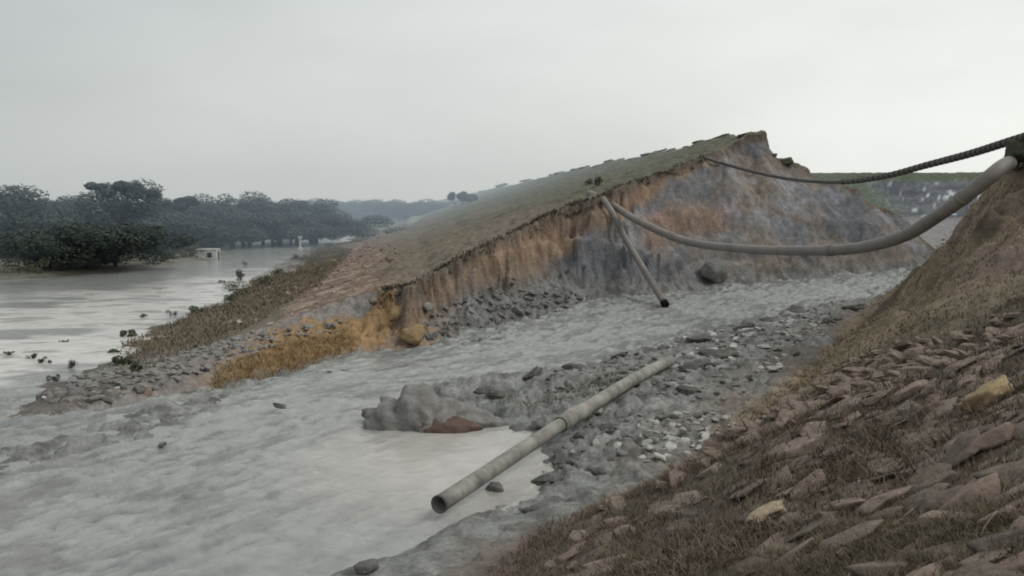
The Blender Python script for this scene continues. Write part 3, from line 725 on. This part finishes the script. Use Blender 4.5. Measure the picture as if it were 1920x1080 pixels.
# the tree line, left to right: bearing, distance, skyline height in the photo, width, kind
line = [(-120, 150, 345, 22, 'broad'), (-40, 135, 350, 16, 'round'), (10, 130, 347, 15, 'round'), (60, 150, 372, 15, 'broad'), (105, 145, 366, 12, 'round'), (150, 150, 360, 14, 'broad'),
        (185, 160, 372, 14, 'round'), (255, 150, 366, 14, 'round'), (290, 155, 378, 12, 'broad'), (345, 160, 382, 14, 'broad'), (375, 165, 380, 12, 'round'), (410, 170, 368, 14, 'round'),
        (435, 165, 358, 14, 'round'), (470, 168, 369, 15, 'broad'), (510, 172, 372, 14, 'round'), (545, 178, 374, 14, 'broad'), (580, 178, 372, 12, 'round'), (120, 120, 395, 16, 'broad'), (30, 118, 400, 18, 'broad'),
        (-50, 112, 400, 16, 'broad'), (330, 150, 400, 16, 'broad'), (390, 155, 395, 16, 'broad'), (460, 158, 392, 16, 'broad'), (530, 165, 395, 16, 'broad'), (590, 172, 396, 12, 'broad'), (230, 130, 400, 16, 'broad'), (290, 138, 405, 14, 'broad')]
for i, (px, y, tp_, w, k) in enumerate(line):
    tree('tree', px, y, top_m(tp_, y), w, k, 'dark hazy tree with a dense rounded crown in the far tree line', G)
for i in range(34):
    px = 480+i*15+random.uniform(-8, 8); y = random.uniform(290, 380)
    tree('distant_tree', px, y, top_m(random.uniform(372, 384), y), random.uniform(14, 24), random.choice(['broad', 'round']), 'low hazy tree on the horizon behind the embankment', 'low trees on the horizon')
for i in range(24):
    px = -140+i*32+random.uniform(-8, 8); y = 158+i*.9+random.uniform(-4, 4)
    tree('undergrowth_tree', px, y, top_m(random.uniform(392, 408), y), random.uniform(15, 20), 'broad', 'low bushy tree filling the gaps below the far tree line', 'low trees below the far tree line')
tree('tall_tree', 222, 128, top_m(336, 128), 13, 'round', 'tallest tree of the far line with a broad top above its neighbours', var=1)
tree('umbrella_tree', 222, 127, top_m(337, 127), 12, 'umbrella', 'flat topped crown rising above the tallest tree cluster', var=0)
tree('umbrella_tree', 330, 150, top_m(366, 150), 9.5, 'umbrella', 'small flat topped tree standing alone between the two tree masses', var=2)
tree('bushy_tree', 165, 96, 6.9, 11, 'dark', 'huge dark bushy tree on the left shore, nearest of all', var=1)
tree('bushy_tree', 215, 99, 5.8, 9, 'dark', 'dark bushy tree at the right side of the huge shore tree', var=2)
tree('bushy_tree', 118, 97, 4.2, 7, 'dark', 'lower dark green shrubby tree left of the huge shore tree', var=0)
tree('umbrella_tree', 866, 240, top_m(357, 240), 9, 'umbrella', 'flat topped tree on the horizon where the embankment crest begins', var=1)
PALE = ((.06, .07, .045), (.13, .135, .09))
def bush(name, x, y, w, h_, seed, label, group=None, cols=PALE, leaf=.07, n=900, cat='bush', z=None):
    r = random.Random(seed); cs = [(r.uniform(-.5, .5)*w*.8, r.uniform(-.35, .35)*w*.6, r.uniform(.15, .75)*h_) for _ in range(8)]; rs = [min(w, h_)*r.uniform(.18, .36) for _ in cs]
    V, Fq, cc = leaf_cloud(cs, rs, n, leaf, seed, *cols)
    V[:, 2] = np.maximum(V[:, 2], -.05)
    e = empty(name, (x, y, (tz(x, y) if z is None else z)-.05), label, cat, group)
    o = bpy.data.objects.new('foliage', np_mesh('foliage', V, Fq, M_LEAF, False, cc)); o.parent = e; COL.objects.link(o)
    t = bpy.data.objects.new('stems', trunk_mesh('stems', h_*.6, .03*h_, [tuple(np.array(c)) for c in cs[:6]], seed)); t.parent = e; COL.objects.link(t)
    return e
for i, (px, py, w, h_) in enumerate([(20, 522, 8, 2.2), (70, 515, 6, 1.6), (185, 505, 5, 2.0), (215, 500, 3, 1.2), (300, 497, 5, 1.8), (340, 488, 7, 2.2), (355, 486, 5, 1.6), (330, 480, 9, 2.6), (315, 492, 4, 1.2), (-60, 528, 8, 2)]):
    p = W(px, py); bush('shore_bush', p[0], p[1]+1.5, w, h_, 800+i, 'pale scrubby bush along the left shore of the floodwater', 'bushes on the left shore', cols=PALE if i not in (3,) else ((.15, .15, .13), (.25, .25, .22)))
# plants along the toe of the far embankment
tl = [(445, 548, 2.2, 1.9), (430, 560, 1.4, 1.0), (490, 530, 2.0, 1.6), (520, 510, 2.2, 1.3), (452, 520, 1.0, 1.6), (370, 580, 1.2, .7), (560, 480, 3, 1.2), (600, 462, 4, 1.5), (240, 625, .9, .6), (235, 680, .9, .7), (215, 655, .7, .5), (255, 690, .5, .5)]
for i, (px, py, w, h_) in enumerate(tl):
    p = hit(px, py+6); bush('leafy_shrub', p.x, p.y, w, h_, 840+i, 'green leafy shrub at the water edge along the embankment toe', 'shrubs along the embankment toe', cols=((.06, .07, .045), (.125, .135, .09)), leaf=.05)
# churned mud clods along the right side of the channel
for i, (px, py, w_) in enumerate([(835, 712, .6), (905, 735, .6), (800, 725, .7), (940, 745, .9), (760, 735, .6), (1000, 700, .6), (1080, 690, .6), (1160, 668, .7), (1240, 655, .7), (1310, 640, .9), (1340, 668, 1.1), (1380, 690, .9), (1300, 690, .8),
                                  (1395, 615, .8), (1440, 600, .8), (1490, 585, .9), (1560, 600, 1.0), (1600, 580, 1.3), (1290, 735, .7), (1180, 715, .6), (1060, 870, .5), (1020, 900, .5), (1000, 955, .45)]):
    h = hit(px, py); put_rock(rock_mesh('mud_clod', 1200+i, M_CLOD, flat=.5, elong=1.7, rough=.22, n=14), h.x, h.y, w_*1.1, 'mud_clod', 'dark lump of churned mud along the right side of the channel', 'mud clod', 'mud clods beside the channel', sink=.0, tilt=.1, rz=random.uniform(-.4, .6))
# twigs and plants standing in the floodwater
for i, (px, py, w, h_) in enumerate([(140, 690, .5, .5), (85, 680, .8, .35), (60, 672, .6, .35), (100, 715, .5, .4), (320, 592, .9, .5), (270, 595, .6, .3), (460, 500, .8, 1.3), (20, 665, .8, .25), (120, 640, .9, .15), (205, 700, .4, .3), (415, 530, .8, .4)]):
    p = W(px, py); bush('flooded_plant', p[0], p[1], w, h_, 1300+i, 'small dark plant poking out of the floodwater', 'plants poking out of the floodwater', cols=((.04, .045, .03), (.09, .09, .06)), leaf=.035, n=260, z=0.02)
# clods and turf lumps along the crest
for i, px in enumerate([905, 940, 985, 1015, 1048, 1078, 1096, 1118, 1140, 1163, 1185, 1238, 1256, 1306, 1328, 1340, 1392]):
    best = skyline(px, 84, 420)
    k = best[2]/88
    put_rock(rock_mesh('turf_lump', 950+i, M_CREST, flat=random.uniform(.3, .5), elong=random.uniform(1.4, 2.2), rough=.15), best[1], best[2], random.uniform(.6, 1.05)*k**.8, 'turf_lump',
             'low dark turf lump on the crest against the sky', 'turf lump', 'turf lumps along the crest', sink=-.03, tilt=.05, rz=random.uniform(-.5, .5))
p = hit(1112, 352); bush('crest_bush', p.x, p.y, 2.2, 1.3, 931, 'grey green bush just above the point where the sagging pipe leaves the cliff', cols=((.05, .055, .04), (.13, .13, .09)), leaf=.09, n=500)

for o in COL.objects:      # crest lumps sit level, half sunk in the turf
    if o.name.startswith(('turf_lump', 'turf_clod')):
        o.rotation_quaternion = Euler((random.gauss(0, .06), -.2+random.gauss(0, .06), random.uniform(-.5, .5))).to_quaternion()
# ------------------------------------------------------------------ grass
def blades(name, P, hmin, hmax, wid, c0, c1, seed, lean=.5, per=5, spread=.06, label=None):
    r = np.random.default_rng(seed); P = np.repeat(P, per, 0); n = len(P)
    P = P+np.c_[r.normal(0, spread, (n, 2)), np.zeros(n)]
    a = r.uniform(0, 6.283, n); h_ = r.uniform(hmin, hmax, n); d = np.c_[np.cos(a), np.sin(a), np.zeros(n)]
    ln = r.normal(0, lean, (n, 2))*h_[:, None]
    w_ = wid*r.uniform(.6, 1.4, n)[:, None]
    b0 = P-d*w_; b1 = P+d*w_; m_ = P+np.c_[ln*.4, h_*.6]; t = P+np.c_[ln, h_*r.uniform(.6, 1.0, n)]
    V = np.stack([b0, b1, m_+d*w_*.7, t, m_-d*w_*.7], 1).reshape(-1, 3)
    k = np.arange(n)*5; Fq = np.concatenate([np.c_[k, k+1, k+2, k+4], np.c_[k+4, k+2, k+3, k+3]])
    # keep tris as separate triangles
    me = bpy.data.meshes.new(name)
    q = np.c_[k, k+1, k+2, k+4]; tr = np.c_[k+4, k+2, k+3]
    loops = np.concatenate([q.ravel(), tr.ravel()]).astype(np.int32); st = np.concatenate([np.arange(n)*4, 4*n+np.arange(n)*3]).astype(np.int32)
    me.vertices.add(len(V)); me.vertices.foreach_set('co', V.astype(np.float32).ravel())
    me.loops.add(len(loops)); me.loops.foreach_set('vertex_index', loops); me.polygons.add(2*n); me.polygons.foreach_set('loop_start', st); me.update(calc_edges=True)
    tt = np.clip(r.uniform(0, 1, n)+.3*fbm(P[:, 0]*.6, P[:, 1]*.6, 3, seed), 0, 1)[:, None]
    cc = np.array(c0)[None]*(1-tt)+np.array(c1)[None]*tt
    c = np.ones((len(V), 4), np.float32); c[:, :3] = np.repeat(cc, 5, 0); at_ = me.color_attributes.new('Col', 'FLOAT_COLOR', 'POINT'); at_.data.foreach_set('color', c.ravel())
    me.materials.append(M_GRASS)
    return link(bpy.data.objects.new(name, me), kind='stuff')
def field(poly_px, n, seed, dens=None):
    P = [hit(*p) for p in poly_px]; poly = [(p.x, p.y) for p in P]
    r = np.random.default_rng(seed); xs = [p[0] for p in poly]; ys = [p[1] for p in poly]
    x = r.uniform(min(xs), max(xs), n); y = r.uniform(min(ys), max(ys), n); k = in_poly(x, y, poly)
    if dens is not None: k &= r.uniform(0, 1, n) < dens(x, y)
    x, y = x[k], y[k]; return np.c_[x, y, terrain(x, y)-.01]
r = np.random.default_rng(5)
# near slope: even in the view rather than on the ground, so that the nearest turf is not bare
yy = np.exp(r.uniform(math.log(2.5), math.log(58), 90000)); xx = yy*r.uniform(-.25, .75, 90000)
sl_, _ = sdist(SLOPE, xx, yy); sl_ = -sl_
k = (sl_ > .2) & (r.uniform(0, 1, len(xx)) < .35+.65*ss(fbm(xx*.6, yy*.6, 3, 71), -.25, .25))
xx, yy = xx[k], yy[k]; P = np.c_[xx, yy, terrain(xx, yy)-.01]
near = yy < 9
blades('dry_grass', P[near], .05, .15, .004, (.10, .078, .055), (.19, .16, .11), 1, lean=.8, per=5, spread=.05)
mid_ = (yy >= 9) & (yy < 24)
blades('dry_grass', P[mid_], .07, .22, .009, (.10, .078, .06), (.18, .145, .105), 2, lean=.7, per=4, spread=.1)
blades('tall_grass', P[yy >= 24], .05, .18, .02, (.13, .105, .072), (.21, .175, .115), 3, lean=.6, per=3, spread=.2)
# orange grass fringe on the low tip
P = field([(390, 735), (400, 700), (470, 665), (560, 640), (650, 612), (672, 640), (640, 672), (520, 700)], 12000, 31)
blades('orange_grass', P[::2], .08, .34, .014, (.20, .13, .065), (.34, .25, .13), 4, lean=.7, per=3, spread=.16)
# scrub strip along the toe
P = field([(215, 690), (225, 650), (330, 603), (420, 563), (470, 525), (560, 475), (620, 455), (660, 470), (600, 535), (520, 582), (440, 628), (330, 672), (260, 705)], 42000, 32)
blades('toe_scrub', P, .12, .42, .03, (.10, .085, .062), (.175, .145, .105), 5, lean=.8, per=2, spread=.15)
# dark overhanging tufts along the lip of the cut
P = field([(700, 575), (770, 515), (880, 455), (1000, 405), (1110, 365), (1220, 330), (1320, 296), (1320, 306), (1220, 350), (1110, 390), (1000, 432), (880, 485), (780, 545), (720, 600)], 26000, 34)
dd_ = terrain(P[:, 0], P[:, 1], True); P = P[(dd_['depth'] < 1.0) & (dd_['depth'] > -1.2)]
blades('lip_turf', P, .12, .42, .035, (.06, .05, .038), (.12, .10, .07), 7, lean=.7, per=3, spread=.15)
# turf hummocks beside the pipe
P = field([(930, 760), (1050, 735), (1200, 690), (1210, 700), (1090, 745), (1050, 765)], 3000, 33)
blades('mud_turf', P, .05, .2, .012, (.07, .065, .04), (.13, .12, .07), 6, lean=.6, per=2, spread=.08)
# bare dry stalks sticking out of the stones at the lower right
for i, (px, py, h_) in enumerate([(1775, 1000, .32), (1840, 1030, .3), (1880, 930, .35), (1905, 900, .3), (1690, 985, .16), (1480, 890, .1)]):
    p = hit(px, py); pts_ = smooth_curve([(0, 0, -.02), (random.uniform(-.03, .03), 0, h_*.5), (random.uniform(-.12, .12), random.uniform(-.05, .05), h_)], 8)
    o = bpy.data.objects.new('dry_stalk', pipe_mesh('dry_stalk', pts_, .005, plain_mat('straw', (.3, .25, .18)) if i == 0 else bpy.data.materials['straw'], wall=.003, seg=6)); o.location = p
    link(o, None, 'thin dry stalk standing between stones at the lower right', 'stalk', 'dry stalks between the stones')

# ------------------------------------------------------------------ hut and marker
def box(name, s, mat, bevel=.02):
    import bmesh
    bm = bmesh.new(); bmesh.ops.create_cube(bm, size=1); bmesh.ops.scale(bm, vec=s, verts=bm.verts)
    if bevel: bmesh.ops.bevel(bm, geom=bm.edges[:], offset=bevel, segments=2, affect='EDGES')
    me = bpy.data.meshes.new(name); bm.to_mesh(me); bm.free(); me.materials.append(mat); return me
M_WALL = plain_mat('white_plaster', (.44, .44, .42), var=.2, scale=1); M_DK = plain_mat('dark_opening', (.02, .02, .02), var=.1)
hp = W(393, 486); hut = empty('hut', (hp[0], hp[1], -.45), 'small white flat roofed hut with one dark window standing in the floodwater', 'hut', rz=.12)
for nm, s, l, m in (('wall', (2.6, 2.4, 1.9), (0, 0, .95), M_WALL), ('roof', (2.9, 2.6, .1), (-.1, 0, 1.95), M_WALL), ('window', (.66, .06, .7), (.3, -1.22, 1.15), M_DK), ('door', (.06, .8, 1.5), (1.32, 0, .85), M_DK)):
    o = bpy.data.objects.new(nm, box(nm, s, m, .01)); o.location = l; o.parent = hut; COL.objects.link(o)
hp = hit(563, 466); mk = empty('marker_post', (hp.x, hp.y, hp.z), 'white marker post with a wider cap beside the far water channel', 'post')
for nm, s, l in (('post', (.32, .32, 2.0), (0, 0, 1.0)), ('cap', (.75, .5, .4), (0, 0, 2.1)), ('footing', (.8, .8, .3), (0, 0, .1))):
    o = bpy.data.objects.new(nm, box(nm, s, M_WALL, .05)); o.location = l; o.parent = mk; COL.objects.link(o)

# ------------------------------------------------------------------ light and sky
SUN_EL, SUN_AZ = math.radians(50), math.radians(112)       # azimuth clockwise from +Y (towards the right of the view)
sd_ = bpy.data.lights.new('sun', 'SUN'); sd_.energy = 1.25; sd_.angle = math.radians(18); sd_.color = (1, .97, .92)
so = bpy.data.objects.new('sun', sd_); COL.objects.link(so)
dv = Vector((math.sin(SUN_AZ)*math.cos(SUN_EL), math.cos(SUN_AZ)*math.cos(SUN_EL), math.sin(SUN_EL)))
so.rotation_euler = dv.to_track_quat('Z', 'Y').to_euler()
w = bpy.data.worlds.new('World'); sc.world = w; w.use_nodes = True; nt = w.node_tree; nt.nodes.clear()
out = nt.nodes.new('ShaderNodeOutputWorld'); bg = nt.nodes.new('ShaderNodeBackground'); bg.inputs[1].default_value = .1
sky = nt.nodes.new('ShaderNodeTexSky'); sky.sky_type = 'NISHITA'; sky.sun_disc = False; sky.sun_elevation = SUN_EL; sky.sun_rotation = SUN_AZ; sky.dust_density = 4; sky.air_density = 1.5
tc = nt.nodes.new('ShaderNodeTexCoord'); sep = nt.nodes.new('ShaderNodeSeparateXYZ'); nt.links.new(tc.outputs['Generated'], sep.inputs[0])
# overcast layer: pale, brighter towards the right where the sun sits behind the cloud
dt = nt.nodes.new('ShaderNodeVectorMath'); dt.operation = 'DOT_PRODUCT'; nt.links.new(tc.outputs['Generated'], dt.inputs[0]); dt.inputs[1].default_value = (.93, .25, -.18)
r1 = rng_out(nt, dt.outputs['Value'], -.45, .85, 0, 1)
cr = nt.nodes.new('ShaderNodeValToRGB'); nt.links.new(r1, cr.inputs[0])
cr.color_ramp.elements[0].color = (.435, .46, .462, 1); cr.color_ramp.elements[1].color = (.85, .86, .82, 1)
e2 = cr.color_ramp.elements.new(.5); e2.color = (.63, .655, .64, 1)
cn = noise_out(nt, 2.2, 6, .5, coord=tc.outputs['Generated'], vec=(1, 1, 3.0)); cv = mulcol(nt, cr.outputs[0], rng_out(nt, cn.outputs[0], .3, .7, .91, 1.07))
cs = nt.nodes.new('ShaderNodeVectorMath'); cs.operation = 'SCALE'; nt.links.new(cv, cs.inputs[0]); cs.inputs['Scale'].default_value = 11.8
mx = nt.nodes.new('ShaderNodeMix'); mx.data_type = 'RGBA'; mx.inputs[0].default_value = .93
nt.links.new(sky.outputs[0], mx.inputs[6]); nt.links.new(cs.outputs[0], mx.inputs[7]); nt.links.new(mx.outputs[2], bg.inputs[0]); nt.links.new(bg.outputs[0], out.inputs[0])
# haze: thin scattering layer with added glow over the flooded plain and beyond
HAZE = True
if HAZE:
    import bmesh
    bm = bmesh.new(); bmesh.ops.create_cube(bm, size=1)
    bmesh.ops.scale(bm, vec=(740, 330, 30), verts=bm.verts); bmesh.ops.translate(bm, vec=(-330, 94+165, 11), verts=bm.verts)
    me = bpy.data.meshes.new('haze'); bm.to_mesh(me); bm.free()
    m = bpy.data.materials.new('haze'); m.use_nodes = True; n_ = m.node_tree; n_.nodes.clear()
    o_ = n_.nodes.new('ShaderNodeOutputMaterial'); v_ = n_.nodes.new('ShaderNodeVolumeScatter'); v_.inputs['Density'].default_value = .0030; v_.inputs['Color'].default_value = (.72, .86, 1, 1); v_.inputs['Anisotropy'].default_value = .2
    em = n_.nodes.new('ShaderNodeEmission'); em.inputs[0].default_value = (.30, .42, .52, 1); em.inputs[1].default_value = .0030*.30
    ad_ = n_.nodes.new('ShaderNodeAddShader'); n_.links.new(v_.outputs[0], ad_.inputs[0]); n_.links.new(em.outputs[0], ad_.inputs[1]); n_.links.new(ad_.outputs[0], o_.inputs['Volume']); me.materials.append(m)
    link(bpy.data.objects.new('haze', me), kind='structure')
sc.view_settings.view_transform = 'Standard'; sc.view_settings.look = 'None'; sc.view_settings.exposure = 0
sc.render.engine = 'CYCLES'; sc.cycles.use_denoising = True
sc.cycles.max_bounces = 5; sc.cycles.diffuse_bounces = 2; sc.cycles.glossy_bounces = 2; sc.cycles.volume_bounces = 0; sc.cycles.transparent_max_bounces = 4
sc.cycles.filter_width = 1.9
